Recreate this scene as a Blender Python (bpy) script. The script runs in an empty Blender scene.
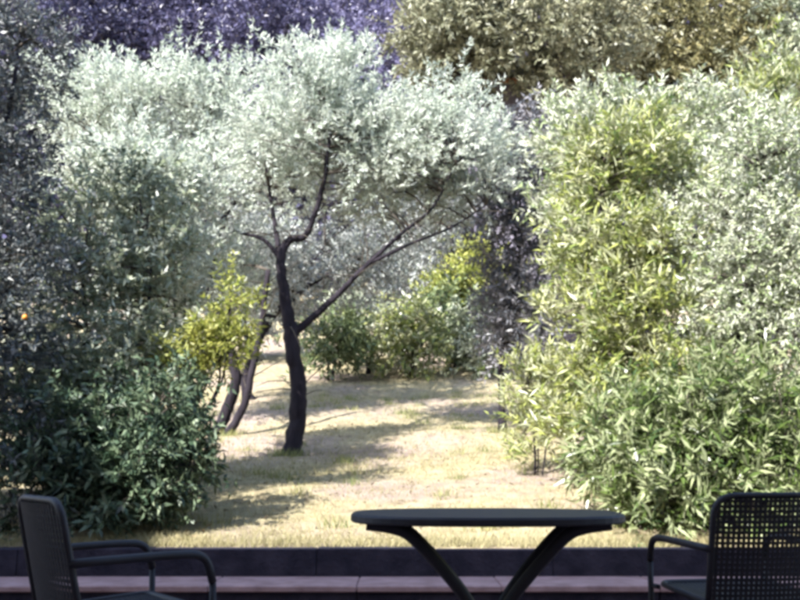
import bpy, bmesh, math, random
import numpy as np
from mathutils import Vector, Matrix, Euler

R = math.radians
scene = bpy.context.scene
col = scene.collection

# ------------------------------------------------------------------ camera
F = 868.0 / 800.0                     # focal length in picture widths
PITCH = math.atan(164 / 868)
CAM = Vector((0, 0, 0.95))
cam_data = bpy.data.cameras.new('camera')
cam_data.sensor_width = 36
cam_data.lens = 36 * F
cam_data.clip_start = 0.05
cam_data.clip_end = 2000
cam = bpy.data.objects.new('camera', cam_data)
cam.location = CAM
cam.rotation_euler = (R(90) + PITCH, 0, 0)
col.objects.link(cam)
scene.camera = cam

# ------------------------------------------------------------------ light
SUN_EL, SUN_AZ = R(39), R(40)         # sun stands behind the camera, to its left
world = bpy.data.worlds.new('World')
scene.world = world
world.use_nodes = True
wn = world.node_tree.nodes
sky = wn.new('ShaderNodeTexSky')
sky.sky_type = 'NISHITA'
sky.sun_disc = False
sky.sun_elevation = SUN_EL
sky.sun_rotation = R(180) + SUN_AZ
world.node_tree.links.new(sky.outputs[0], wn['Background'].inputs[0])
wn['Background'].inputs[1].default_value = 0.15
sun_data = bpy.data.lights.new('sun', 'SUN')
sun_data.energy = 4.6
sun_data.angle = R(0.5)
sun_data.color = (1.0, 0.97, 0.92)
sun = bpy.data.objects.new('sun', sun_data)
# direction the light travels
LD = Vector((math.sin(SUN_AZ) * math.cos(SUN_EL), math.cos(SUN_AZ) * math.cos(SUN_EL), -math.sin(SUN_EL)))
sun.rotation_euler = LD.to_track_quat('-Z', 'Y').to_euler()
col.objects.link(sun)
vs = scene.view_settings
vs.view_transform = 'Standard'
vs.look = 'None'
vs.gamma = 1
vs.use_curve_mapping = False
vs.exposure = 1.9
scene.render.engine = 'CYCLES'
scene.cycles.filter_width = 3.6

# ------------------------------------------------------------------ helpers
def at(px, py, Y):
    """photo pixel (800 x 600) -> world point at distance Y"""
    u = (px - 400) / 868; v = (300 - py) / 868
    cp, sp = math.cos(PITCH), math.sin(PITCH)
    d = Vector((u, cp - v * sp, sp + v * cp))
    return CAM + d * (Y / d.y)

def tag(o, label=None, cat=None, group=None, kind=None):
    if label: o['label'] = label
    if cat: o['category'] = cat
    if group: o['group'] = group
    if kind: o['kind'] = kind
    return o

def empty(name, loc=(0, 0, 0), rz=0):
    o = bpy.data.objects.new(name, None)
    o.empty_display_size = 0.1
    o.location = loc
    o.rotation_euler = (0, 0, rz)
    col.objects.link(o)
    return o

def link(name, me, mat=None, parent=None, smooth=False):
    o = bpy.data.objects.new(name, me)
    col.objects.link(o)
    if mat: me.materials.append(mat)
    if smooth:
        me.polygons.foreach_set('use_smooth', np.ones(len(me.polygons), dtype=bool))
    if parent:
        o.parent = parent
    return o

def np_mesh(name, verts, faces):
    """verts (n,3), faces (m,k) all of one size"""
    verts = np.asarray(verts, np.float32); faces = np.asarray(faces, np.int32)
    me = bpy.data.meshes.new(name)
    k = faces.shape[1]
    me.vertices.add(len(verts)); me.vertices.foreach_set('co', verts.ravel())
    me.loops.add(faces.size); me.loops.foreach_set('vertex_index', faces.ravel())
    me.polygons.add(len(faces)); me.polygons.foreach_set('loop_start', np.arange(0, faces.size, k, dtype=np.int32))
    me.update(calc_edges=True)
    return me

def tube_bm(bm, pts, rad, seg=8, jitter=0.0, rng=None):
    pts = [Vector(p) for p in pts]
    n = len(pts)
    if not isinstance(rad, (list, tuple)): rad = [rad] * n
    rings = []
    ref = None
    for i in range(n):
        t = (pts[min(i + 1, n - 1)] - pts[max(i - 1, 0)]).normalized()
        if ref is None:
            ref = Vector((0, 0, 1)) if abs(t.z) < 0.9 else Vector((1, 0, 0))
        a = t.cross(ref)
        if a.length < 1e-4: a = t.orthogonal()
        a.normalize(); b = t.cross(a).normalized(); ref = -a.cross(t) if False else ref - t * ref.dot(t)
        if ref.length < 1e-4: ref = t.orthogonal()
        ring = []
        for k in range(seg):
            an = 2 * math.pi * k / seg
            r = rad[i] * (1 + (rng.uniform(-jitter, jitter) if rng else 0))
            ring.append(bm.verts.new(pts[i] + (a * math.cos(an) + b * math.sin(an)) * r))
        rings.append(ring)
    for i in range(n - 1):
        for k in range(seg):
            bm.faces.new((rings[i][k], rings[i][(k + 1) % seg], rings[i + 1][(k + 1) % seg], rings[i + 1][k]))
    bm.faces.new(rings[0][::-1]); bm.faces.new(rings[-1])

def smooth_path(pts, sub=4):
    """Catmull-Rom through the points; works on tuples of any size"""
    P = [np.array(p, float) for p in pts]
    P = [2 * P[0] - P[1]] + P + [2 * P[-1] - P[-2]]
    out = []
    for i in range(1, len(P) - 2):
        for k in range(sub):
            t = k / sub
            out.append(0.5 * (2 * P[i] + (P[i + 1] - P[i - 1]) * t + (2 * P[i - 1] - 5 * P[i] + 4 * P[i + 1] - P[i + 2]) * t * t
                              + (3 * P[i] - P[i - 1] - 3 * P[i + 1] + P[i + 2]) * t ** 3))
    out.append(P[-2])
    return out

def box_bm(bm, x0, x1, y0, y1, z0, z1):
    v = [bm.verts.new(p) for p in ((x0, y0, z0), (x1, y0, z0), (x1, y1, z0), (x0, y1, z0), (x0, y0, z1), (x1, y0, z1), (x1, y1, z1), (x0, y1, z1))]
    fs = [(0, 3, 2, 1), (4, 5, 6, 7), (0, 1, 5, 4), (1, 2, 6, 5), (2, 3, 7, 6), (3, 0, 4, 7)]
    return [bm.faces.new([v[i] for i in f]) for f in fs]

def bm_obj(name, bm, mat, parent=None, smooth=False):
    bmesh.ops.recalc_face_normals(bm, faces=bm.faces)
    me = bpy.data.meshes.new(name); bm.to_mesh(me); bm.free()
    return link(name, me, mat, parent, smooth)

# ------------------------------------------------------------------ materials
def new_mat(name):
    m = bpy.data.materials.new(name); m.use_nodes = True
    return m, m.node_tree.nodes, m.node_tree.links, m.node_tree.nodes['Principled BSDF']

def ramp(nodes, stops):
    r = nodes.new('ShaderNodeValToRGB')
    e = r.color_ramp.elements
    while len(e) < len(stops): e.new(0.5)
    for el, (p, c) in zip(e, stops):
        el.position = p; el.color = (*c, 1)
    return r

def leaf_mat(name, stops, back, rough=0.42, trans=0.25, patch=2.2, tcol=None):
    m, N, L, P = new_mat(name)
    geo = N.new('ShaderNodeNewGeometry')
    tc = N.new('ShaderNodeTexCoord')
    no = N.new('ShaderNodeTexNoise'); no.inputs['Scale'].default_value = patch; no.inputs['Detail'].default_value = 2
    L.new(tc.outputs['Object'], no.inputs['Vector'])
    mp = N.new('ShaderNodeMapRange'); mp.inputs[1].default_value = 0.3; mp.inputs[2].default_value = 0.7
    L.new(no.outputs[0], mp.inputs[0])
    mx = N.new('ShaderNodeMix'); mx.inputs[0].default_value = 0.5
    L.new(geo.outputs['Random Per Island'], mx.inputs[2]); L.new(mp.outputs[0], mx.inputs[3])
    cr = ramp(N, stops); L.new(mx.outputs[0], cr.inputs[0])
    bk = N.new('ShaderNodeMix'); bk.data_type = 'RGBA'
    L.new(geo.outputs['Backfacing'], bk.inputs[0]); L.new(cr.outputs[0], bk.inputs[6]); bk.inputs[7].default_value = (*back, 1)
    L.new(bk.outputs[2], P.inputs['Base Color'])
    P.inputs['Roughness'].default_value = rough
    tr = N.new('ShaderNodeBsdfTranslucent')
    if tcol: tr.inputs[0].default_value = (*tcol, 1)
    else: L.new(cr.outputs[0], tr.inputs[0])
    ms = N.new('ShaderNodeMixShader'); ms.inputs[0].default_value = trans
    L.new(P.outputs[0], ms.inputs[1]); L.new(tr.outputs[0], ms.inputs[2])
    L.new(ms.outputs[0], N['Material Output'].inputs[0])
    return m

def plain_mat(name, stops, scale=8, rough=0.7, metal=0.0, bump=0.0, bscale=40, coord='Object', stretch=(1, 1, 1)):
    m, N, L, P = new_mat(name)
    tc = N.new('ShaderNodeTexCoord')
    mpn = N.new('ShaderNodeMapping'); mpn.inputs['Scale'].default_value = stretch
    L.new(tc.outputs[coord], mpn.inputs[0])
    no = N.new('ShaderNodeTexNoise'); no.inputs['Scale'].default_value = scale; no.inputs['Detail'].default_value = 6
    L.new(mpn.outputs[0], no.inputs['Vector'])
    cr = ramp(N, stops); L.new(no.outputs[0], cr.inputs[0]); L.new(cr.outputs[0], P.inputs['Base Color'])
    P.inputs['Specular IOR Level'].default_value = .15 if rough > .7 else .5
    P.inputs['Roughness'].default_value = rough; P.inputs['Metallic'].default_value = metal
    if bump:
        n2 = N.new('ShaderNodeTexNoise'); n2.inputs['Scale'].default_value = bscale; n2.inputs['Detail'].default_value = 5
        L.new(mpn.outputs[0], n2.inputs['Vector'])
        b = N.new('ShaderNodeBump'); b.inputs['Strength'].default_value = bump; b.inputs['Distance'].default_value = 0.02
        L.new(n2.outputs[0], b.inputs['Height']); L.new(b.outputs[0], P.inputs['Normal'])
    return m

M = {}
M['olive'] = leaf_mat('olive_leaf', [(0.15, (.27, .33, .24)), (0.5, (.46, .51, .42)), (0.85, (.63, .66, .57))], (.66, .69, .63), trans=.4, rough=.5)
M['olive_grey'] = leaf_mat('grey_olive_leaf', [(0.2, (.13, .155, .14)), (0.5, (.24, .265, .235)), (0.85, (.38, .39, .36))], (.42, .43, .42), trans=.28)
M['bush'] = leaf_mat('laurel_leaf', [(0.2, (.10, .13, .075)), (0.55, (.26, .30, .185)), (0.85, (.50, .51, .40))], (.42, .45, .35), rough=.38, trans=.25)
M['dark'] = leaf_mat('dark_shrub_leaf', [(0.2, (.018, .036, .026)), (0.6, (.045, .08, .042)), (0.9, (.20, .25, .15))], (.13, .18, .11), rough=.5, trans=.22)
M['yellow'] = leaf_mat('yellow_green_leaf', [(0.2, (.15, .19, .035)), (0.5, (.30, .33, .06)), (0.85, (.48, .46, .14))], (.36, .38, .13), trans=.4)
M['lime'] = leaf_mat('oleander_leaf', [(0.15, (.06, .10, .03)), (0.38, (.19, .24, .055)), (0.6, (.34, .36, .10)), (0.8, (.50, .49, .34))], (.40, .42, .26), rough=.35, trans=.3)
M['silver'] = leaf_mat('silver_leaf', [(0.15, (.11, .17, .055)), (0.45, (.29, .345, .17)), (0.8, (.54, .54, .44))], (.50, .52, .42), trans=.2)
M['oleander'] = leaf_mat('long_oleander_leaf', [(0.15, (.025, .05, .018)), (0.5, (.11, .16, .04)), (0.8, (.42, .45, .26))], (.30, .34, .19), rough=.3, trans=.28)
M['hedge'] = leaf_mat('hedge_leaf', [(0.2, (.035, .06, .035)), (0.55, (.10, .14, .05)), (0.85, (.27, .30, .13))], (.20, .24, .13), trans=.3)
M['violet'] = leaf_mat('violet_shade_leaf', [(0.2, (.042, .040, .085)), (0.6, (.075, .070, .145)), (0.9, (.13, .125, .21))], (.10, .095, .18), trans=.15, patch=.5)  # dark violet carries the far trees' shade in the leaf colour
M['navy'] = leaf_mat('navy_shade_leaf', [(0.2, (.018, .018, .045)), (0.6, (.036, .036, .085)), (0.9, (.08, .08, .14))], (.05, .05, .11), trans=.15, patch=.5)  # deeper version, same far-tree shade put into the leaf colour
M['slate'] = leaf_mat('slate_leaf', [(0.2, (.05, .058, .07)), (0.55, (.12, .125, .14)), (0.85, (.34, .32, .34))], (.26, .25, .27), trans=.2)
M['shade'] = leaf_mat('dark_shade_leaf', [(0.2, (.03, .04, .042)), (0.55, (.07, .085, .085)), (0.88, (.26, .27, .26))], (.17, .18, .18), trans=.2)  # shade on the left-edge tree, put into its leaf colour
M['mauve'] = leaf_mat('mauve_shade_leaf', [(0.2, (.085, .08, .165)), (0.6, (.15, .14, .26)), (0.9, (.24, .23, .34))], (.19, .18, .30), trans=.15, patch=.5)  # paler far-tree shade tint, also put into the leaf colour
M['tan'] = leaf_mat('tan_leaf', [(0.2, (.05, .052, .025)), (0.55, (.13, .125, .055)), (0.85, (.30, .26, .12))], (.2, .19, .10), trans=.2, patch=.6)
M['greygreen'] = leaf_mat('grey_green_leaf', [(0.2, (.09, .10, .06)), (0.55, (.20, .205, .125)), (0.85, (.36, .35, .24))], (.28, .28, .2), trans=.2, patch=.6)
M['bark'] = plain_mat('olive_bark', [(0.3, (.010, .008, .012)), (0.7, (.030, .025, .032))], scale=9, rough=.9, bump=.9, bscale=30, stretch=(1, 1, .25))  # foliage shade on the trunks is put into this dark colour
M['twig'] = plain_mat('twig_bark', [(0.3, (.05, .042, .036)), (0.7, (.11, .095, .08))], scale=12, rough=.9)
M['lawn'] = None

# ------------------------------------------------------------------ terrain
_ys = np.array([6.6, 9, 11, 14, 18, 24, 30, 45, 70, 100, 160, 400])
_sl = np.array([.15, .15, .17, .20, .225, .235, .27, .36, .45, .30, .05, 0.0])
_fy = np.linspace(6.6, 400, 4000)
_fs = np.interp(_fy, _ys, _sl)
_fz = 0.335 + np.concatenate([[0], np.cumsum((_fs[1:] + _fs[:-1]) / 2 * np.diff(_fy))])
def gz(x, y):
    x = np.asarray(x, float); y = np.asarray(y, float)
    z = np.interp(y, _fy, _fz)
    amp = np.clip((y - 7.2) / 6, 0, 1)
    z = z + amp * (.035 * np.sin(x * 1.3 + y * .6) + .025 * np.sin(x * .55 - y * 1.9 + 1) + .02 * np.sin(y * 3.1 + .4 * x))
    z = z + np.clip((y - 7.5) / 8, 0, 1) * .012 * x
    return np.where(y < 6.59, -0.05, z)

xs = np.concatenate([np.linspace(-300, -14, 16), np.linspace(-13.5, 13.5, 136), np.linspace(14, 300, 16)])
yy = np.concatenate([np.linspace(-250, 6.0, 10), [6.58, 6.6], np.linspace(6.7, 26, 190), np.linspace(26.5, 120, 60), np.linspace(125, 600, 12)])
X, Y = np.meshgrid(xs, yy)
rngn = np.random.default_rng(3)
Z = gz(X, Y)
Z = Z + np.where((Y > 6.9) & (Y < 26), rngn.normal(0, .008, Z.shape), 0)
nx = len(xs); ny = len(yy)
V = np.stack([X.ravel(), Y.ravel(), Z.ravel()], 1)
ii, jj = np.meshgrid(np.arange(nx - 1), np.arange(ny - 1))
a = (jj * nx + ii).ravel()
me = np_mesh('ground', V, np.stack([a, a + 1, a + nx + 1, a + nx], 1))

m, N, L, P = new_mat('dry_lawn')
tc = N.new('ShaderNodeTexCoord')
def noise(scale, detail=4, stretch=(1, 1, 1)):
    mp = N.new('ShaderNodeMapping'); mp.inputs['Scale'].default_value = stretch; L.new(tc.outputs['Object'], mp.inputs[0])
    n = N.new('ShaderNodeTexNoise'); n.inputs['Scale'].default_value = scale; n.inputs['Detail'].default_value = detail
    L.new(mp.outputs[0], n.inputs['Vector']); return n
n1 = noise(.55, 4); n2 = noise(6, 8); n3 = noise(60, 4)
straw = ramp(N, [(.3, (.225, .18, .105)), (.55, (.33, .28, .165)), (.75, (.39, .345, .22))]); L.new(n2.outputs[0], straw.inputs[0])
soil = ramp(N, [(.3, (.22, .165, .135)), (.7, (.35, .28, .235))]); L.new(n2.outputs[0], soil.inputs[0])
mk = N.new('ShaderNodeMapRange'); mk.inputs[1].default_value = .45; mk.inputs[2].default_value = .62; L.new(n1.outputs[0], mk.inputs[0])
mixg = N.new('ShaderNodeMix'); mixg.data_type = 'RGBA'
L.new(mk.outputs[0], mixg.inputs[0]); L.new(straw.outputs[0], mixg.inputs[6]); L.new(soil.outputs[0], mixg.inputs[7])
fine = N.new('ShaderNodeMix'); fine.data_type = 'RGBA'; fine.blend_type = 'OVERLAY'; fine.inputs[0].default_value = .5
L.new(mixg.outputs[2], fine.inputs[6]); L.new(n3.outputs[0], fine.inputs[7])
L.new(fine.outputs[2], P.inputs['Base Color']); P.inputs['Roughness'].default_value = .95
bp = N.new('ShaderNodeBump'); bp.inputs['Strength'].default_value = .8; bp.inputs['Distance'].default_value = .03
L.new(n3.outputs[0], bp.inputs['Height']); L.new(bp.outputs[0], P.inputs['Normal'])
ground = link('ground', me, m, smooth=True)
tag(ground, 'pale dry grassy slope rising from the terrace', kind='structure')

# ------------------------------------------------------------------ terrace, step and low wall
M['tile'] = plain_mat('terracotta_paving', [(.3, (.20, .125, .115)), (.7, (.30, .205, .19))], scale=5, rough=.75, bump=.3)
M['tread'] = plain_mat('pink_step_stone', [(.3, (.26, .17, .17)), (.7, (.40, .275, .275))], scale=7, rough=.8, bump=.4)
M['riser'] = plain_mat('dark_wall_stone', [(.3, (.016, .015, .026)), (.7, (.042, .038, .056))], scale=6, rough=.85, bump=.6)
bm = bmesh.new(); box_bm(bm, -14, 14, -1.2, 6.04, -.3, 0)
terrace = bm_obj('terrace', bm, M['tile']); tag(terrace, 'terracotta paved terrace in the shade', kind='structure')
rs = random.Random(5)
# paving tiles: real tiles where the frame can see them
def bevel_block(x0, x1, y0, y1, z0, z1, b):
    bm = bmesh.new(); box_bm(bm, x0, x1, y0, y1, z0, z1)
    bmesh.ops.bevel(bm, geom=list(bm.edges), offset=b, segments=1, affect='EDGES')
    return bm
tile_me = None
for j in range(4):
    for i in range(18):
        x = -3.6 + i * .4; y = 4.42 + j * .4
        if tile_me is None:
            bm = bevel_block(-.195, .195, -.195, .195, -.01, .012, .004)
            tile_me = bpy.data.meshes.new('tile'); bm.to_mesh(tile_me); bm.free(); tile_me.materials.append(M['tile'])
        o = bpy.data.objects.new('tile', tile_me); col.objects.link(o); o.parent = terrace
        o.location = (x + rs.uniform(-.002, .002), y, rs.uniform(-.002, .002)); o.rotation_euler = (0, 0, rs.choice((0, 1, 2, 3)) * math.pi / 2)
step = empty('garden_step', (0, 6.05, 0)); tag(step, 'long pinkish stone step at the edge of the terrace', 'step')
wall = empty('retaining_wall', (0, 6.5, 0)); tag(wall, 'low dark stone wall holding the lawn above the step', 'wall')
x = -7.0
while x < 7.0:
    w = rs.uniform(.8, 1.25)
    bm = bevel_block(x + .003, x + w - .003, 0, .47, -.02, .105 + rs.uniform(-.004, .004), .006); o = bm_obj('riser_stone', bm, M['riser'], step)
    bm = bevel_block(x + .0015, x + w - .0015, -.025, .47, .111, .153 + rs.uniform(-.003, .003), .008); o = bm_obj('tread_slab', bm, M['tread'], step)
    x += w
x = -7.1
while x < 7.0:
    w = rs.uniform(.7, 1.3)
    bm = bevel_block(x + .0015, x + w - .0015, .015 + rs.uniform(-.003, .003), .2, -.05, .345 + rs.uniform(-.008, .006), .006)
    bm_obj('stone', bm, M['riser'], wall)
    x += w

# ------------------------------------------------------------------ house behind the terrace (out of view; eave sized so its shade covers the terrace)
HX0, HX1, HE, WE = -7.68, 16.0, 6.29, 7.4
house = empty('house', (0, -.8, 0)); tag(house, 'cream rendered house standing behind the terrace', 'house')
M['render'] = plain_mat('cream_render', [(.3, (.50, .44, .36)), (.7, (.60, .54, .45))], scale=3, rough=.9, bump=.3)
M['rooft'] = plain_mat('roof_tile', [(.3, (.26, .11, .06)), (.7, (.42, .20, .11))], scale=5, rough=.85, bump=.4)
M['frame'] = plain_mat('painted_wood', [(.3, (.16, .18, .17)), (.7, (.20, .22, .21))], scale=4, rough=.5)
m, N, L, P = new_mat('window_glass'); P.inputs['Base Color'].default_value = (.03, .04, .045, 1); P.inputs['Roughness'].default_value = .06; M['glass'] = m
bm = bmesh.new(); box_bm(bm, HX0, HX1, -8, 0, -.3, HE - .1); bm_obj('wall', bm, M['render'], house)
def slope_roof(parent, x0, x1, ye, yr, ze, zr):
    bm = bmesh.new()
    v = [bm.verts.new(p) for p in ((x0, ye, ze), (x1, ye, ze), (x1, yr, zr), (x0, yr, zr), (x1, 2 * yr - ye, ze), (x0, 2 * yr - ye, ze))]
    bm.faces.new((v[0], v[1], v[2], v[3])); bm.faces.new((v[3], v[2], v[4], v[5]))
    g = bmesh.ops.extrude_face_region(bm, geom=list(bm.faces))
    for e in g['geom']:
        if isinstance(e, bmesh.types.BMVert): e.co.z += .14
    return bm_obj('roof', bm, M['rooft'], parent)
slope_roof(house, HX0 - .4, HX1 + .4, 1.7, -4, HE - .1, HE + 1.6)
for wx in (-3, 0.2, 3.4, 6.6):
    for wz, hh in ((.05, 2.15), (3.7, 1.5)):
        bm = bmesh.new(); box_bm(bm, wx - .62, wx + .62, .002, .06, wz, wz + hh); f = bm_obj('door' if wz < 1 else 'window', bm, M['frame'], house)
        bm = bmesh.new(); box_bm(bm, wx - .54, wx - .03, .062, .068, wz + .1, wz + hh - .08); bm_obj('pane', bm, M['glass'], f)
        bm = bmesh.new(); box_bm(bm, wx + .03, wx + .54, .062, .068, wz + .1, wz + hh - .08); bm_obj('pane', bm, M['glass'], f)
bm = bmesh.new(); box_bm(bm, -17, -7.7, -8, 3.1, -.3, WE); bm_obj('shade_wing_wall', bm, M['render'], house)  # unseen wing, added to throw shade on the left trees
bm = bmesh.new()
v = [bm.verts.new(p) for p in ((-17.4, -8.4, WE), (-7.4, -8.4, WE), (-7.4, 3.5, WE), (-17.4, 3.5, WE), (-12.9, -4.5, WE + 1.6), (-12.9, 1.2, WE + 1.6))]
for f in ((0, 1, 4), (1, 2, 5, 4), (2, 3, 5), (3, 0, 4, 5), (3, 2, 1, 0)): bm.faces.new([v[i] for i in f])
bm_obj('shade_wing_roof', bm, M['rooft'], house)

# ------------------------------------------------------------------ trees and shrubs
def wblobs(blobs):
    """(px, py, Y, rx_px, ry_px, depth_m) -> centres, radii in metres"""
    c = []; r = []
    for (px, py, Yd, rx, ry, dm) in blobs:
        c.append(at(px, py, Yd)); s = Yd / 868
        r.append((rx * s, dm, ry * s))
    return np.array(c), np.array(r)

def unit(v): return v / np.maximum(np.linalg.norm(v, axis=1, keepdims=True), 1e-6)

def clump_points(rng, C, Rr, n, shell=.45):
    w = (Rr[:, 0] * Rr[:, 1] * Rr[:, 2]) ** .67; w = w / w.sum()
    k = rng.choice(len(C), n, p=w)
    d = unit(rng.normal(size=(n, 3)))
    rad = rng.uniform(0, 1, n) ** shell
    p = C[k] + d * Rr[k] * rad[:, None]
    return p, d

def leaves(rng, base, direc, tl, nl, ll, lw, spread=.9, droop=.2, fold=.22, up=.35):
    """leaves along twigs: base (n,3), direc (n,3) -> verts, faces"""
    n = len(base)
    b = np.repeat(base, nl, 0); d = np.repeat(direc, nl, 0)
    T = np.repeat(tl, nl)
    t = rng.uniform(.08, 1.05, n * nl)
    pos = b + d * (T * t)[:, None]
    pos[:, 2] -= droop * (T * t) ** 2 / np.maximum(T, 1e-3) * .8
    perp = np.cross(d, unit(rng.normal(size=d.shape))); perp = unit(perp)
    ld = unit(d * rng.uniform(.25, 1, (n * nl, 1)) + perp * spread * rng.uniform(.5, 1.2, (n * nl, 1)) + np.array([0, 0, -droop * .6]))
    nrm = unit(rng.normal(size=d.shape) * .75 + np.array([0, 0, up]) + d * .1)
    side = unit(np.cross(ld, nrm)); nrm = np.cross(side, ld)
    l = ll * rng.uniform(.45, 1.4, (n * nl, 1)); w = lw * rng.uniform(.7, 1.2, (n * nl, 1))
    v0 = pos; v2 = pos + ld * l - nrm * l * .12
    mid = pos + ld * l * .45
    v1 = mid + side * w * .5 + nrm * w * fold; v3 = mid - side * w * .5 + nrm * w * fold
    V = np.stack([v0, v1, v2, v3], 1).reshape(-1, 3)
    return V

def quads(n): return np.arange(n * 4, dtype=np.int32).reshape(-1, 4)

def sticks(base, tip, r0, r1):
    """thin three-sided sticks as one vertex/face array"""
    n = len(base); d = unit(tip - base)
    ref = np.where(np.abs(d[:, 2:3]) < .9, np.array([[0, 0, 1.]]), np.array([[1., 0, 0]]))
    a = unit(np.cross(d, ref)); b = np.cross(d, a)
    V = np.zeros((n, 6, 3))
    for k in range(3):
        o = a * math.cos(k * 2.0944) + b * math.sin(k * 2.0944)
        V[:, k] = base + o * r0; V[:, 3 + k] = tip + o * r1
    i0 = np.arange(n)[:, None] * 6
    Fc = np.concatenate([i0 + np.array([[k, (k + 1) % 3, 3 + (k + 1) % 3, 3 + k]]) for k in range(3)])
    return V.reshape(-1, 3), Fc

def bez_sticks(rng, A, B, r0, r1, sag=.15, seg=3):
    """curved branches from A to B (n,3)"""
    n = len(A); L = np.linalg.norm(B - A, axis=1, keepdims=True)
    mid = (A + B) / 2 + rng.normal(size=A.shape) * L * .08 + np.array([0, 0, sag]) * L
    prev = A; Vs = []; Fs = []; off = 0
    for k in range(1, seg + 1):
        t = k / seg; p = (1 - t) ** 2 * A + 2 * t * (1 - t) * mid + t * t * B
        v, f = sticks(prev, p, r0 + (r1 - r0) * (t - 1 / seg), r0 + (r1 - r0) * t)
        Vs.append(v); Fs.append(f + off); off += len(v); prev = p
    return np.concatenate(Vs), np.concatenate(Fs)

def plant(name, label, cat, base, blobs, mat, seed, clumps=60, twigs=14, nl=14, tl=.28, ll=.07, lw=.018, crad=.22,
          limbs=None, stems=None, bark='bark', up=.35, outward=.6, droop=.2, upward=.35, shell=.45, group=None, spread=.9,
          trunk_r=.1, br=(.022, .007), crown='crown', bare=0):
    """a tree or shrub: trunk, limbs, branches to each clump of foliage, and a crown of leaves on twigs"""
    rng = np.random.default_rng(seed); rr = random.Random(seed)
    base = Vector(base); base.z = float(gz(base.x, base.y)) if base.y > 6.6 else base.z
    root = empty(name, base); tag(root, label, cat, group)
    C, Rr = wblobs(blobs)
    cp, cd = clump_points(rng, C, Rr, clumps, shell)
    keep = cp[:, 2] > gz(cp[:, 0], np.maximum(cp[:, 1], 6.7)) + .08
    cp, cd = cp[keep], cd[keep]
    nodes = []
    inv = Vector(base)
    if limbs is None:
        # automatic stems: from the base up into the blobs
        limbs = []
        order = sorted(range(len(C)), key=lambda i: C[i][2])
        for k, i in enumerate(order[:stems or 4]) if stems else enumerate(order):
            tgt = Vector(C[i]) + Vector((0, 0, Rr[i][2] * .5)); h = tgt.z - base.z
            st = base + Vector((rr.uniform(-.08, .08), rr.uniform(-.08, .08), -.1)) * (1 if stems else 1)
            mid1 = st.lerp(tgt, .35) + Vector((rr.uniform(-.06, .06), rr.uniform(-.05, .05), .08)) * h
            mid2 = st.lerp(tgt, .7) + Vector((rr.uniform(-.06, .06), rr.uniform(-.05, .05), .05)) * h
            limbs.append(('trunk' if k == 0 else 'branch', [st, mid1, mid2, tgt], trunk_r * (1 if k == 0 else rr.uniform(.5, .8)), .012))
    for (nm, pts, r0, r1) in limbs:
        if nm == 'trunk':
            pts = [Vector(p) for p in pts]; pts[0].z = float(gz(pts[0].x, pts[0].y)) - .12
        path = smooth_path(pts, 7)
        n = len(path); rad = [r0 + (r1 - r0) * (i / (n - 1)) ** .8 for i in range(n)]
        if nm == 'trunk':
            rad[0] *= 1.9; rad[1] *= 1.45; rad[2] *= 1.2; rad[3] *= 1.08
        path = [Vector(p) + Vector((rr.uniform(-1, 1), rr.uniform(-1, 1), 0)) * r0 * .1 for p in path]
        bm = bmesh.new(); tube_bm(bm, [p - inv for p in path], rad, 10, .09, rr)
        bm_obj(nm, bm, M[bark], root, smooth=True)
        nodes += [(p.x, p.y, p.z) for p in path[max(1, n // 3):]]
    nodes = np.array(nodes)
    # branches
    D = np.linalg.norm(cp[:, None] - nodes[None], axis=2) + np.maximum(0, nodes[None, :, 2] - cp[:, None, 2]) * .6
    A = nodes[D.argmin(1)]
    v, f = bez_sticks(rng, A, cp, br[0], br[1])
    if bare:
        a_ = nodes[rng.integers(0, len(nodes), bare)]
        v_, f_ = bez_sticks(rng, a_, a_ + unit(rng.normal(size=(bare, 3)) + np.array([0, 0, .5])) * rng.uniform(.3, .9, (bare, 1)), .011, .003)
        f = np.concatenate([f, f_ + len(v)]); v = np.concatenate([v, v_])
    # twigs
    n = len(cp) * twigs
    cb = np.repeat(cp, twigs, 0); cdd = np.repeat(cd, twigs, 0)
    off = rng.normal(size=(n, 3)) * crad * np.array([1, 1, .75]) * .55
    tb = cb + off
    td = unit(cdd * outward + unit(off) * .55 + rng.normal(size=(n, 3)) * .35 + np.array([0, 0, upward]))
    tlen = tl * rng.uniform(.6, 1.35, n)
    ok = tb[:, 2] > gz(tb[:, 0], np.maximum(tb[:, 1], 6.7)) + .03
    tb, td, tlen = tb[ok], td[ok], tlen[ok]
    LV = leaves(rng, tb, td, tlen, nl, ll, lw, spread=spread, droop=droop, up=up)
    LV = LV - np.array(inv)
    me = np_mesh(crown, LV, quads(len(LV) // 4))
    cr = link(crown, me, M[mat], root); cr['kind'] = 'stuff'
    sel = rng.uniform(size=len(tb)) < .6
    v2, f2 = sticks(tb[sel], tb[sel] + td[sel] * tlen[sel, None] * .85, .0035, .0015)
    f2 = f2 + len(v)
    me = np_mesh('twigs', np.concatenate([v, v2]) - np.array(inv), np.concatenate([f, f2]))
    t = link('twigs', me, M['twig'], root); t['kind'] = 'stuff'
    return root

def px_path(pts, Y0):
    return [at(p[0], p[1], p[2] if len(p) > 2 else Y0) for p in pts]

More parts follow.
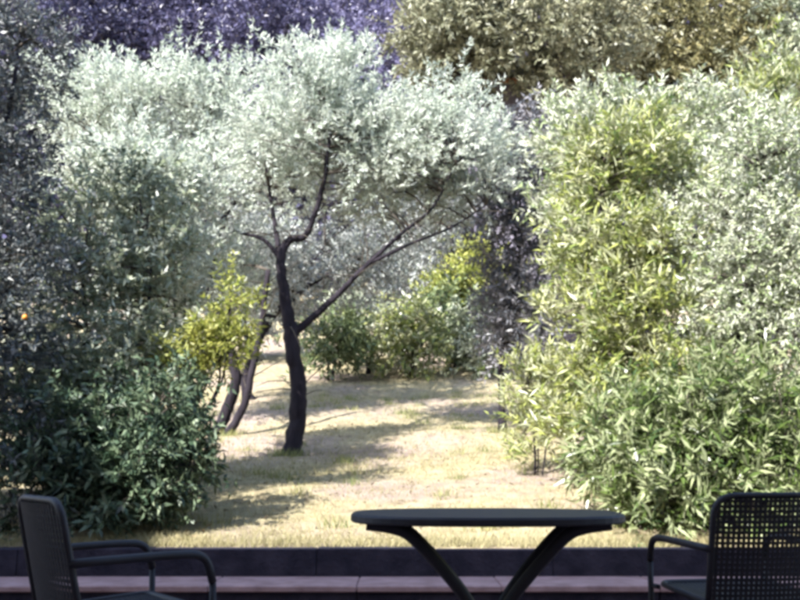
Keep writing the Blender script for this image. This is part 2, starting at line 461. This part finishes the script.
# main olive, trunk in the middle of the picture
YA = 11.6
limbsA = [
    ('trunk', px_path([(290, 458), (296, 428), (299, 390), (293, 355), (290, 325)], YA), .125, .10),
    ('branch', px_path([(290, 328), (284, 292), (281, 258), (290, 240), (306, 234), (322, 190, 11.4), (330, 130, 11.3), (330, 80, 11.4)], YA), .095, .014),
    ('branch', px_path([(291, 335), (318, 313), (345, 287), (372, 260), (402, 233), (432, 208), (456, 165)], YA), .06, .012),
    ('branch', px_path([(368, 264), (410, 244), (450, 228, 11.8), (486, 205, 12.0)], YA), .03, .009),
    ('branch', px_path([(282, 262), (264, 240), (238, 232), (212, 222, 11.4)], YA), .04, .012),
    ('branch', px_path([(281, 265), (272, 205, 12.0), (262, 140, 12.2)], YA), .05, .012),
]
plant('olive_tree', 'silvery olive tree with a dark crooked trunk in the middle of the lawn', 'tree', at(290, 452, YA),
      [(300, 125, 11.4, 70, 55, .9), (370, 140, 11.6, 80, 50, 1.0), (440, 145, 11.8, 62, 45, .9), (425, 115, 11.9, 50, 26, .6), (490, 140, 12.3, 34, 30, .5), (330, 92, 11.8, 50, 32, .7),
       (482, 175, 12.0, 34, 42, .6), (410, 195, 12.1, 60, 32, .8), (300, 185, 12.3, 55, 34, .7), (328, 70, 11.6, 16, 22, .25), (395, 118, 11.7, 50, 28, .6)],
      'olive', 11, clumps=175, twigs=17, nl=19, tl=.40, ll=.085, lw=.023, limbs=limbsA, crad=.28, upward=.7, spread=.65, bare=60, br=(.02, .006))
YB = 13.4
limbsB = [
    ('trunk', px_path([(212, 440), (228, 408), (236, 376), (224, 335), (207, 292)], YB), .10, .07),
    ('trunk', px_path([(222, 440, 13.3), (243, 408, 13.3), (252, 372, 13.3), (262, 320), (268, 270)], YB), .07, .04),
    ('branch', px_path([(207, 295), (214, 250), (226, 214), (243, 190), (238, 162), (210, 128), (200, 90)], YB), .065, .012),
    ('branch', px_path([(208, 300), (192, 245), (184, 200), (150, 150)], YB), .05, .012),
    ('branch', px_path([(214, 252), (170, 215), (120, 180), (90, 130)], YB), .04, .01),
    ('branch', px_path([(238, 198), (262, 190), (285, 180)], YB), .03, .01),
]
plant('olive_tree', 'broad pale olive tree with twin leaning stems left of the middle trunk', 'tree', at(226, 425, YB),
      [(85, 115, 13.4, 48, 48, .9), (150, 112, 13.4, 68, 45, 1.0), (235, 112, 13.5, 62, 48, .9), (115, 185, 13.2, 65, 52, .9),
       (195, 180, 13.7, 62, 40, .8), (180, 285, 13.6, 34, 34, .5), (235, 275, 13.9, 36, 34, .5), (255, 155, 13.8, 45, 45, .7), (150, 245, 13.5, 45, 50, .7), (70, 80, 13.6, 24, 24, .4)],
      'olive', 12, clumps=190, twigs=17, nl=19, tl=.44, ll=.095, lw=.026, limbs=limbsB, crad=.32, upward=.7, spread=.65, bare=60, br=(.02, .006))

YC = 17.2
plant('olive_tree', 'hazy olive behind the forks of the middle olive, its trunk hidden by the twin stems', 'tree', at(250, 405, YC),
      [(330, 250, 17.4, 42, 34, 1.0), (395, 235, 17.6, 45, 34, 1.0), (290, 285, 17.0, 40, 36, .9), (435, 215, 17.6, 34, 28, .8), (245, 250, 17.2, 45, 45, 1.0), (365, 275, 17.0, 34, 24, .8)],
      'olive_grey', 13, clumps=130, twigs=13, nl=12, tl=.38, ll=.11, lw=.034, crad=.36, br=(.025, .008),
      limbs=[('trunk', px_path([(250, 410), (246, 380), (256, 345), (272, 315)], YC), .11, .08), ('branch', px_path([(270, 320), (310, 285), (360, 258), (410, 232), (440, 212)], YC), .06, .015),
             ('branch', px_path([(268, 325), (255, 285), (245, 245)], YC), .06, .015), ('branch', px_path([(272, 318), (300, 280), (325, 245)], YC), .05, .015)])

plant('olive_tree', 'young pale olive squeezed between the left bush and the twin stems', 'tree', at(185, 445, 10.2),
      [(150, 205, 10.2, 42, 45, .6), (185, 240, 10.3, 34, 45, .5), (125, 170, 10.2, 36, 32, .5), (190, 185, 10.4, 30, 32, .5), (165, 290, 10.1, 30, 34, .4)],
      'olive', 14, clumps=85, twigs=15, nl=15, tl=.32, ll=.08, lw=.024, crad=.24, stems=4, trunk_r=.05, upward=.7, spread=.65)  # extra tree, added for the shade band it throws on the lawn

# left side
plant('laurel_bush', 'large grey-green bush filling the left side below the pale olive', 'bush', at(95, 480, 8.9),
      [(105, 225, 9.0, 58, 70, .7), (80, 310, 8.8, 70, 75, .8), (150, 295, 9.0, 48, 62, .6), (60, 400, 8.6, 65, 70, .7), (150, 375, 8.8, 42, 50, .6), (95, 400, 8.6, 60, 60, .6)],
      'bush', 21, clumps=150, twigs=15, nl=13, tl=.26, ll=.085, lw=.032, crad=.24, stems=5, trunk_r=.06)
plant('olive_tree', 'tall shade-dark olive cut off by the left edge of the picture', 'tree', at(-75, 500, 7.6),
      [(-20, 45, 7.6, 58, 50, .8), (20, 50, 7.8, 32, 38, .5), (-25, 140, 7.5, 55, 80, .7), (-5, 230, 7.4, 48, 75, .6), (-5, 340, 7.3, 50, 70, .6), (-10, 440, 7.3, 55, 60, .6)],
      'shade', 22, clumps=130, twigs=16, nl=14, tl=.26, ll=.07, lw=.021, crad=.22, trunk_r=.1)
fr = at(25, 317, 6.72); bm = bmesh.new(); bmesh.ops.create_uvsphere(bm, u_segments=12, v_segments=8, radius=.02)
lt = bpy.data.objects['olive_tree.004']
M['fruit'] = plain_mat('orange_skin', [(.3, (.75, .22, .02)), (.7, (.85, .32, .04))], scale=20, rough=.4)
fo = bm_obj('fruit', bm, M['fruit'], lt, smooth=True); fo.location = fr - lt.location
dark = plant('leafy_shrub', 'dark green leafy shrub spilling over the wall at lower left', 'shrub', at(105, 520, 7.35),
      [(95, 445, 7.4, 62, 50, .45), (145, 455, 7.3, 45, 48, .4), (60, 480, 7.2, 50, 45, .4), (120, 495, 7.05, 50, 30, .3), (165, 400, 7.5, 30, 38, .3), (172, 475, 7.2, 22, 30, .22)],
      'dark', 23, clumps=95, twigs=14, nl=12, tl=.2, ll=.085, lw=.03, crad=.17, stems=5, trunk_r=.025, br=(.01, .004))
plant('young_shrub', 'bright yellow-green young shrub behind the left bushes beside the twin stems', 'shrub', at(188, 490, 8.5),
      [(230, 312, 8.5, 20, 34, .22), (215, 350, 8.5, 26, 20, .22), (195, 366, 8.5, 22, 16, .2), (228, 356, 8.5, 18, 18, .2)],
      'yellow', 24, clumps=34, twigs=9, nl=11, tl=.22, ll=.07, lw=.024, crad=.14, stems=4, trunk_r=.015, br=(.008, .003), upward=.8)

# middle distance
hed = [(332, 342, 20.0, 24, 22), (370, 326, 21.5, 30, 38), (412, 340, 20.2, 27, 24), (452, 324, 21.6, 30, 36), (492, 338, 20.2, 24, 30)]
hm = ['hedge', 'bush', 'lime', 'hedge', 'bush']
hl = ['leafy green shrub at the end of the lawn just right of the middle trunk', 'second green shrub from the middle trunk along the end of the lawn',
      'middle one of the five green shrubs along the end of the lawn', 'green shrub at the end of the lawn below the yellow bush', 'last green shrub along the lawn end beside the dark grey tree']
for k, (px, py, Yd, rx, ry) in enumerate(hed):
    plant('hedge_shrub', hl[k], 'shrub', at(px, 362, Yd), [(px, py, Yd, rx, ry, .9), (px - 12, py - 14, Yd, rx * .6, ry * .7, .6), (px + 10, py + 10, Yd - .3, rx * .8, ry * .6, .6)],
          hm[k], 30 + k, clumps=36, twigs=10, nl=9, tl=.4, ll=.17, lw=.06, crad=.34, stems=3, trunk_r=.05, group='shrubs along the end of the lawn')
plant('yellow_bush', 'sunlit yellow-green bush behind the shrubs at the lawn end', 'bush', at(472, 350, 22.5),
      [(472, 275, 22.5, 30, 30, .9), (455, 290, 22.5, 25, 22, .8), (500, 285, 22.5, 22, 22, .7)], 'yellow', 40, clumps=50, twigs=10, nl=9, tl=.45, ll=.17, lw=.06, crad=.34, stems=3, trunk_r=.06)
for k, (px, py, rx, ry, Yd, lb) in enumerate([
(440, 262, 50, 46, 25, 'grey-green tree behind the long slanting branch'),
                                              (250, 280, 52, 62, 24, 'grey tree behind the two olive trunks'),
                                              (160, 300, 50, 60, 23, 'grey-green tree glimpsed behind the left bush')]):
    plant('grey_tree', lb, 'tree', at(px, 350, Yd), [(px, py, Yd, rx, ry, 1.6), (px + 20, py - 25, Yd, rx * .6, ry * .6, 1.2), (px - 20, py + 20, Yd, rx * .7, ry * .6, 1.2)],
          'olive_grey', 45 + k, clumps=75, twigs=12, nl=10, tl=.5, ll=.17, lw=.055, crad=.5, stems=4, trunk_r=.12)
plant('grey_tree', 'dark blue-grey tree standing between the lawn and the right-hand bushes', 'tree', at(503, 405, 13.2),
      [(515, 200, 13.2, 28, 45, .7), (525, 270, 13.2, 34, 50, .7), (530, 330, 13.0, 30, 36, .6), (545, 165, 13.2, 30, 36, .6), (520, 145, 13.2, 26, 28, .5), (510, 300, 13.4, 24, 40, .5)],
      'slate', 50, clumps=120, twigs=14, nl=12, tl=.34, ll=.10, lw=.03, crad=.28, trunk_r=.07,
      limbs=[('trunk', px_path([(502, 410), (501, 380), (500, 345), (510, 300), (520, 250), (520, 190)], 13.2), .06, .015),
             ('branch', px_path([(501, 350), (530, 310), (540, 260), (548, 190)], 13.2), .04, .012)])

# right side
plant('oleander', 'tall yellow-green oleander on the right with upright lit shoots', 'shrub', at(620, 500, 9.0),
      [(640, 160, 9.2, 58, 48, .6), (600, 185, 9.4, 42, 55, .5), (615, 255, 9.1, 60, 60, .7), (600, 335, 9.0, 48, 58, .6), (655, 300, 8.9, 60, 80, .7),
       (605, 425, 8.8, 45, 50, .5), (650, 410, 8.7, 55, 60, .6)],
      'lime', 61, clumps=165, twigs=13, nl=13, tl=.3, ll=.13, lw=.026, crad=.22, stems=6, trunk_r=.05, upward=.9, spread=.7)
plant('silver_shrub', 'silvery small-leaved shrub at the right edge above the chair', 'shrub', at(770, 500, 8.0),
      [(765, 175, 8.1, 52, 65, .6), (745, 260, 8.0, 50, 60, .6), (795, 270, 8.0, 48, 80, .6), (760, 335, 7.9, 50, 50, .5), (720, 215, 8.2, 34, 40, .4)],
      'silver', 62, clumps=130, twigs=15, nl=14, tl=.22, ll=.06, lw=.02, crad=.19, stems=5, trunk_r=.04, upward=.6)
ole = plant('oleander', 'dark long-leaved oleander at lower right behind the mesh chair', 'shrub', at(715, 520, 7.35),
      [(690, 440, 7.4, 62, 62, .5), (755, 420, 7.4, 58, 70, .5), (640, 470, 7.3, 45, 48, .4), (610, 440, 7.5, 28, 40, .3), (790, 480, 7.2, 50, 55, .4), (700, 500, 7.1, 60, 30, .35), (655, 510, 7.05, 38, 25, .25)],
      'oleander', 63, clumps=120, twigs=12, nl=12, tl=.24, ll=.13, lw=.026, crad=.18, stems=6, trunk_r=.025, br=(.01, .004), upward=.7, spread=.75)
plant('young_shrub', 'small upright yellow-green shrub at the foot of the tall oleander beside the lawn', 'shrub', at(535, 465, 9.7),
      [(528, 400, 9.7, 20, 40, .25), (540, 430, 9.6, 22, 34, .25), (550, 390, 9.8, 20, 30, .25)],
      'lime', 64, clumps=34, twigs=10, nl=11, tl=.26, ll=.11, lw=.022, crad=.15, stems=4, trunk_r=.015, br=(.008, .003), upward=1.2, spread=.5)

plant('oleander', 'slim yellow-green shoots topping the silvery shrub at the right edge', 'shrub', at(772, 430, 10.8),
      [(768, 98, 10.8, 22, 30, .35), (775, 150, 10.8, 22, 34, .35), (770, 215, 10.8, 24, 50, .35), (772, 300, 10.8, 24, 50, .35)],
      'lime', 66, clumps=50, twigs=12, nl=12, tl=.36, ll=.15, lw=.03, crad=.2, stems=4, trunk_r=.03, upward=1.4, spread=.5)
plant('silver_shrub', 'pale feathery shrub rising behind the tall oleander at right', 'shrub', at(690, 420, 10.4),
      [(575, 135, 10.4, 32, 34, .5), (625, 128, 10.5, 45, 28, .5), (690, 130, 10.4, 50, 32, .6), (745, 130, 10.2, 42, 32, .5), (570, 195, 10.5, 28, 48, .5), (690, 190, 10.0, 40, 40, .5)],
      'silver', 65, clumps=130, twigs=14, nl=12, tl=.3, ll=.1, lw=.026, crad=.22, stems=6, trunk_r=.05, upward=1.0, spread=.7)

# far trees above the olives
def far_tree(label, px, py, Yd, rx, ry, mat, seed, clumps=80):
    plant('tall_tree', label, 'tree', at(px, 330, Yd), [(px, py, Yd, rx, ry, 2.2), (px - rx * .4, py + ry * .45, Yd - .5, rx * .7, ry * .6, 1.8), (px + rx * .4, py + ry * .35, Yd, rx * .7, ry * .6, 1.8),
          (px + rx * .2, py - ry * .6, Yd, rx * .7, ry * .5, 1.6), (px, py + ry * 1.1, Yd, rx * .8, ry * .6, 1.6)],
          mat, seed, clumps=clumps, twigs=17, nl=16, tl=.65, ll=.2, lw=.07, crad=.75, stems=5, trunk_r=.22, br=(.05, .015), group='tall trees behind the olives')
far = [('dark violet-blue tree at the top left above the pale olive', 95, 30, 31, 60, 62, 'navy'),  # violet, navy and mauve leaf colours hold these trees' shade
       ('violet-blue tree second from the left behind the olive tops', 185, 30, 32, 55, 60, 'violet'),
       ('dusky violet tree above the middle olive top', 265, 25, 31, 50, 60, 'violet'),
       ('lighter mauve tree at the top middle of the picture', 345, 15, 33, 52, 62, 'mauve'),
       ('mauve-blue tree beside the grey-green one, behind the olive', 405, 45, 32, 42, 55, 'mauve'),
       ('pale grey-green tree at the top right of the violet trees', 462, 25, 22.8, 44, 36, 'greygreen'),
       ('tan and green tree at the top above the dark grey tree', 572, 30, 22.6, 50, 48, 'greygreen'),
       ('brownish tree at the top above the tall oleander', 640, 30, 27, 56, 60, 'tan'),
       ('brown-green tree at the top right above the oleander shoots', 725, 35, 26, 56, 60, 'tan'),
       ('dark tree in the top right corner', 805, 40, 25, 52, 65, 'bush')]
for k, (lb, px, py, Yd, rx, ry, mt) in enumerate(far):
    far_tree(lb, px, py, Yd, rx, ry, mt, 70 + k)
# wooded hillside that closes the view
rng = np.random.default_rng(99)
n = 7500
bx = rng.uniform(-45, 45, n); by = rng.uniform(40, 95, n)
hz = rng.uniform(0, 1, n) * 21
bp_ = np.stack([bx, by, gz(bx, by) + hz], 1)
tb = np.repeat(bp_, 9, 0) + rng.normal(size=(n * 9, 3)) * 1.1
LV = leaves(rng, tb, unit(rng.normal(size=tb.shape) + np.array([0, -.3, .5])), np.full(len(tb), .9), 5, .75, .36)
wood = link('wood', np_mesh('wood', LV, quads(len(LV) // 4)), M['violet']); tag(wood, 'distant dark violet wood covering the hillside', 'wood', kind='stuff')  # violet here is shade put into the leaf colour

# small outbuilding glimpsed between the far trees
ob = at(510, 125, 23.6); ob.z = float(gz(ob.x, ob.y))
out = empty('outbuilding', ob); tag(out, 'small mauve-grey outbuilding with an orange tiled roof edge among the trees', 'building')
M['mauvewall'] = plain_mat('mauve_wall', [(.3, (.15, .135, .17)), (.7, (.21, .19, .23))], scale=2, rough=.9)
zt = at(510, 84, 23.6).z - ob.z
bm = bmesh.new(); box_bm(bm, -1.2, 1.0, 0, 2.2, -.4, zt); bm_obj('wall', bm, M['mauvewall'], out)
bm = bmesh.new(); v = [bm.verts.new(p) for p in ((-1.5, -.25, zt - .02), (1.2, -.25, zt - .02), (1.2, 2.4, zt + .5), (-1.5, 2.4, zt + .5))]
bm.faces.new(v); g = bmesh.ops.extrude_face_region(bm, geom=list(bm.faces))
for e in g['geom']:
    if isinstance(e, bmesh.types.BMVert): e.co.z += .1
M['orange'] = plain_mat('orange_tile', [(.3, (.34, .13, .06)), (.7, (.46, .2, .1))], scale=4, rough=.8)
bm_obj('roof', bm, M['orange'], out)

# ------------------------------------------------------------------ grass
rng = np.random.default_rng(7)
def blades(n, x0, x1, y0, y1, h, w):
    x = rng.uniform(x0, x1, n); y = y0 + (y1 - y0) * rng.uniform(0, 1, n) ** 1.5
    b = np.stack([x, y, gz(x, y) - .005], 1)
    an = rng.uniform(0, 2 * math.pi, n); lean = rng.normal(0, .5, (n, 2))
    s = np.stack([np.cos(an), np.sin(an), np.zeros(n)], 1) * w
    hh = h * rng.uniform(.4, 1.3, n)
    tip = b + np.stack([lean[:, 0] * hh, lean[:, 1] * hh, hh], 1)
    return np.stack([b - s, b + s, tip], 1).reshape(-1, 3)
M['grass'] = leaf_mat('dry_grass', [(.2, (.19, .185, .08)), (.5, (.34, .30, .155)), (.85, (.47, .42, .25))], (.37, .33, .18), rough=.7, trans=.3, patch=.8)
GV = np.concatenate([blades(70000, -4.5, 4.5, 6.68, 12, .035, .003), blades(9000, -4.5, 4.5, 6.64, 6.9, .08, .003), blades(30000, -7, 7, 10, 22, .06, .006)])
grass = link('grass', np_mesh('grass', GV, np.arange(len(GV), dtype=np.int32).reshape(-1, 3)), M['grass'])
tag(grass, 'short straw-coloured grass of the sunny lawn', 'grass', kind='stuff')

n = 2600
lx = rng.uniform(-4, 4, n); ly = 6.8 + 13 * rng.uniform(0, 1, n) ** 1.2
lb_ = np.stack([lx, ly, gz(lx, ly) + .012], 1)
FV = leaves(rng, lb_, unit(rng.normal(size=(n, 3)) * np.array([1, 1, .1])), np.full(n, .02), 1, .06, .02, up=2.5)
M['litter'] = leaf_mat('fallen_leaf', [(.2, (.10, .065, .04)), (.6, (.22, .16, .09)), (.9, (.34, .28, .18))], (.25, .2, .13), rough=.8, trans=.1)
lit = link('fallen_leaves', np_mesh('fallen_leaves', FV, quads(n)), M['litter']); tag(lit, 'dry brown leaves scattered over the lawn', 'leaves', kind='stuff')
tcx = rng.uniform(-4, 4, 150); tcy = rng.uniform(7, 18, 150)
for (tpx, tpy, tY) in ((290, 452, YA), (226, 430, YB), (503, 410, 13.2), (290, 452, YA)):
    q = at(tpx, tpy, tY); kk = rng.integers(0, 150, 7)
    tcx[kk] = q.x + rng.uniform(-.22, .22, 7); tcy[kk] = q.y + rng.uniform(-.25, .05, 7)
tx = np.repeat(tcx, 40) + rng.normal(0, .07, 6000); ty = np.maximum(np.repeat(tcy, 40) + rng.normal(0, .07, 6000), 6.65)
b = np.stack([tx, ty, gz(tx, ty) - .005], 1); hh = rng.uniform(.04, .14, 6000)
s_ = np.stack([np.full(6000, .0035), rng.normal(0, .002, 6000), np.zeros(6000)], 1)
TV = np.stack([b - s_, b + s_, b + np.stack([rng.normal(0, .4, 6000) * hh, rng.normal(0, .4, 6000) * hh, hh], 1)], 1).reshape(-1, 3)
M['tuft'] = leaf_mat('green_tuft', [(.2, (.10, .13, .04)), (.5, (.22, .24, .08)), (.85, (.40, .36, .16))], (.25, .25, .1), rough=.6, trans=.3, patch=.8)
tf = link('grass_tufts', np_mesh('grass_tufts', TV, np.arange(len(TV), dtype=np.int32).reshape(-1, 3)), M['tuft']); tag(tf, 'longer green tufts scattered in the dry lawn', 'grass', kind='stuff')

# ------------------------------------------------------------------ larger single leaves on the two nearest shrubs
def single_leaf(l, w):
    me = bpy.data.meshes.new('leaf')
    ts = [0, .25, .55, .8, 1]; ws = [.08, .8, 1, .6, .02]
    v = []; f = []
    for t, k in zip(ts, ws):
        zc = -.18 * l * t * t
        v += [(-w / 2 * k, l * t, zc + .18 * w * k), (0, l * t, zc), (w / 2 * k, l * t, zc + .18 * w * k)]
    for i in range(4):
        a = i * 3; f += [(a, a + 1, a + 4, a + 3), (a + 1, a + 2, a + 5, a + 4)]
    me.from_pydata(v, [], f); me.update(); return me
def add_leaves(root, blobs, n, l, w, mat, seed):
    rng = np.random.default_rng(seed); C, Rr = wblobs(blobs)
    me = single_leaf(l, w); me.materials.append(M[mat])
    p, d = clump_points(rng, C, Rr, n * 3, .06)
    ok = (d[:, 1] < -.15) & (p[:, 2] > .5) & (np.abs(p[:, 0] - root.location.x) < (.62 if root is ole else 9)); p, d = p[ok][:n], d[ok][:n]
    for q, dd in zip(p, d):
        o = bpy.data.objects.new('leaf', me); col.objects.link(o); o.parent = root
        v = Vector(dd) + Vector((rng.normal(), rng.normal() * .5, rng.normal() * .5 + .4)) * .6
        e = v.to_track_quat('Y', 'Z').to_euler(); o.rotation_euler = e
        o.location = Vector(q) - root.location; s = rng.uniform(.7, 1.25); o.scale = (s, s, s)
M['bigleaf'] = plain_mat('oleander_big_leaf', [(.35, (.14, .20, .07)), (.65, (.34, .37, .23))], scale=3, rough=.3, coord='Object')
add_leaves(ole, [(690, 440, 7.3, 64, 64, .5), (640, 465, 7.2, 48, 50, .4), (755, 430, 7.3, 55, 66, .5), (665, 505, 7.0, 45, 28, .25)], 150, .15, .028, 'oleander', 1)
add_leaves(dark, [(95, 445, 7.3, 62, 50, .45), (145, 455, 7.2, 45, 48, .4), (120, 495, 7.0, 50, 30, .3), (178, 470, 7.1, 24, 32, .22)], 110, .11, .036, 'dark', 2)

# ------------------------------------------------------------------ furniture
M['metal'] = plain_mat('dark_painted_steel', [(.3, (.009, .008, .013)), (.7, (.018, .016, .024))], scale=12, rough=.6, bump=.1, bscale=200)
def rounded(pts, r, seg=4):
    """round the inner corners of a polyline"""
    pts = [Vector(p) for p in pts]; out = [pts[0]]
    for a, b, c in zip(pts, pts[1:], pts[2:]):
        d1 = min(r, (b - a).length * .49); d2 = min(r, (c - b).length * .49)
        p1 = b + (a - b).normalized() * d1; p2 = b + (c - b).normalized() * d2
        for k in range(seg + 1):
            t = k / seg; out.append((1 - t) ** 2 * p1 + 2 * t * (1 - t) * b + t * t * p2)
    out.append(pts[-1]); return out

def tube(name, pts, r, parent, seg=8):
    bm = bmesh.new(); tube_bm(bm, pts, r, seg); return bm_obj(name, bm, M['metal'], parent, smooth=True)

def lattice(name, parent, fn, nu, nv, wu, wv, th=.0015):
    """woven steel mesh over a surface fn(u, v) -> (point, normal); u, v in 0..1"""
    bm = bmesh.new(); K = 6
    def strip(pts, sides, nrm):
        prev = None
        for p, s, n in zip(pts, sides, nrm):
            r = [bm.verts.new(p - s - n * th), bm.verts.new(p + s - n * th), bm.verts.new(p + s + n * th), bm.verts.new(p - s + n * th)]
            if prev:
                for k in range(4): bm.faces.new((prev[k], prev[(k + 1) % 4], r[(k + 1) % 4], r[k]))
            prev = r
    for i in range(nu):
        u = (i + .5) / nu; q = [fn(u, k / K) for k in range(K + 1)]
        strip([p + n * .0008 for p, n in q], [(fn(u + .01, k / K)[0] - fn(u - .01, k / K)[0]).normalized() * wu for k in range(K + 1)], [n for p, n in q])
    for j in range(nv):
        v = (j + .5) / nv; q = [fn(k / K, v) for k in range(K + 1)]
        strip([p - n * .0008 for p, n in q], [(fn(k / K, v + .01)[0] - fn(k / K, v - .01)[0]).normalized() * wv for k in range(K + 1)], [n for p, n in q])
    return bm_obj(name, bm, M['metal'], parent)

def make_chair(label, loc, rz):
    t = empty('mesh_armchair', loc, rz); tag(t, label, 'chair', 'mesh metal armchairs at the table')
    W = .255; r = .0135
    def bk(u, v):
        x = (u - .5) * 2 * (W - .012); z = .40 + v * .415; y = -.215 - .10 * v + .035 * (1 - (2 * u - 1) ** 2) * -1
        return Vector((x, y, z)), Vector((0, -1, -.2)).normalized()
    tube('back_frame', rounded([(-W, -.215, .40), (-W, -.275, .64), (-W, -.318, .825), (W, -.318, .825), (W, -.275, .64), (W, -.215, .40)], .09, 6), r, t)
    lattice('back_mesh', t, bk, 24, 20, .0058, .0058)
    tube('seat_frame', rounded([(-W, -.215, .40), (-W, .22, .425), (W, .22, .425), (W, -.215, .40)], .06), r, t)
    def st(u, v):
        x = (u - .5) * 2 * (W - .012); y = -.21 + v * .425; z = .40 + .025 * v - .02 * math.sin(math.pi * v) * (1 - (2 * u - 1) ** 2)
        return Vector((x, y, z)), Vector((0, 0, 1))
    lattice('seat_mesh', t, st, 24, 20, .0058, .0058)
    for s in (-1, 1):
        xo = s * (W + .028)
        tube('armrest', rounded([(s * W, -.268, .615), (xo, -.235, .622), (xo, .10, .628), (xo, .215, .622), (xo, .245, .52)], .06, 6), r * 1.15, t)
        tube('leg', [(xo, .2452, .519), (xo, .255, .3), (xo, .27, .012)], r, t)
        tube('leg', [(s * (W + .004), -.2148, .399), (s * (W + .008), -.25, .2), (s * (W + .015), -.30, .012)], r, t)
        tube('side_rail', [(s * (W + .012), .20, .41), (xo, .249, .41)], r * .8, t)
    return t

make_chair('dark mesh armchair seen from behind at the lower right corner', (1.455, 3.9, 0), R(9))
make_chair('dark armchair in deep shade at the lower left corner, turned toward the table', (-1.06, 3.42, 0), R(-52))

table = empty('garden_table', at(483, 600, 4.0)); table.location.z = 0; table.location.y = 4.0; table.location.x = (483 - 400) / 868 * 4.03
tag(table, 'dark metal garden table with thin oval top and legs pinched at the waist', 'table')
bm = bmesh.new(); n = 56
prof = [(.93, .700), (.985, .700), (1.0, .707), (1.0, .728), (.985, .737), (.6, .737)]
rings = []
for sc, z in prof:
    ring = []
    for k in range(n):
        an = 2 * math.pi * k / n; c, s = math.cos(an), math.sin(an)
        e = 2 / 2.6
        ring.append(bm.verts.new((.605 * sc * math.copysign(abs(c) ** e, c), .40 * sc * math.copysign(abs(s) ** e, s), z)))
    rings.append(ring)
for a, b in zip(rings, rings[1:]):
    for k in range(n): bm.faces.new((a[k], a[(k + 1) % n], b[(k + 1) % n], b[k]))
bm.faces.new(rings[-1]); bm.faces.new(rings[0][::-1])
bm_obj('tabletop', bm, M['metal'], table)
for sx in (-1, 1):
    for sy in (-1, 1):
        path = smooth_path([(sx * .53, sy * .12, .694), (sx * .41, sy * .11, .675), (sx * .33, sy * .10, .635), (sx * .20, sy * .08, .50), (sx * .095, sy * .06, .37), (sx * .06, sy * .05, .28), (sx * .13, sy * .12, .16), (sx * .30, sy * .26, .02)], 5)
        tube('leg', path, .027, table)
bm = bmesh.new(); tube_bm(bm, [(0, 0, .27), (0, 0, .30)], .085, 20); bm_obj('waist_ring', bm, M['metal'], table)
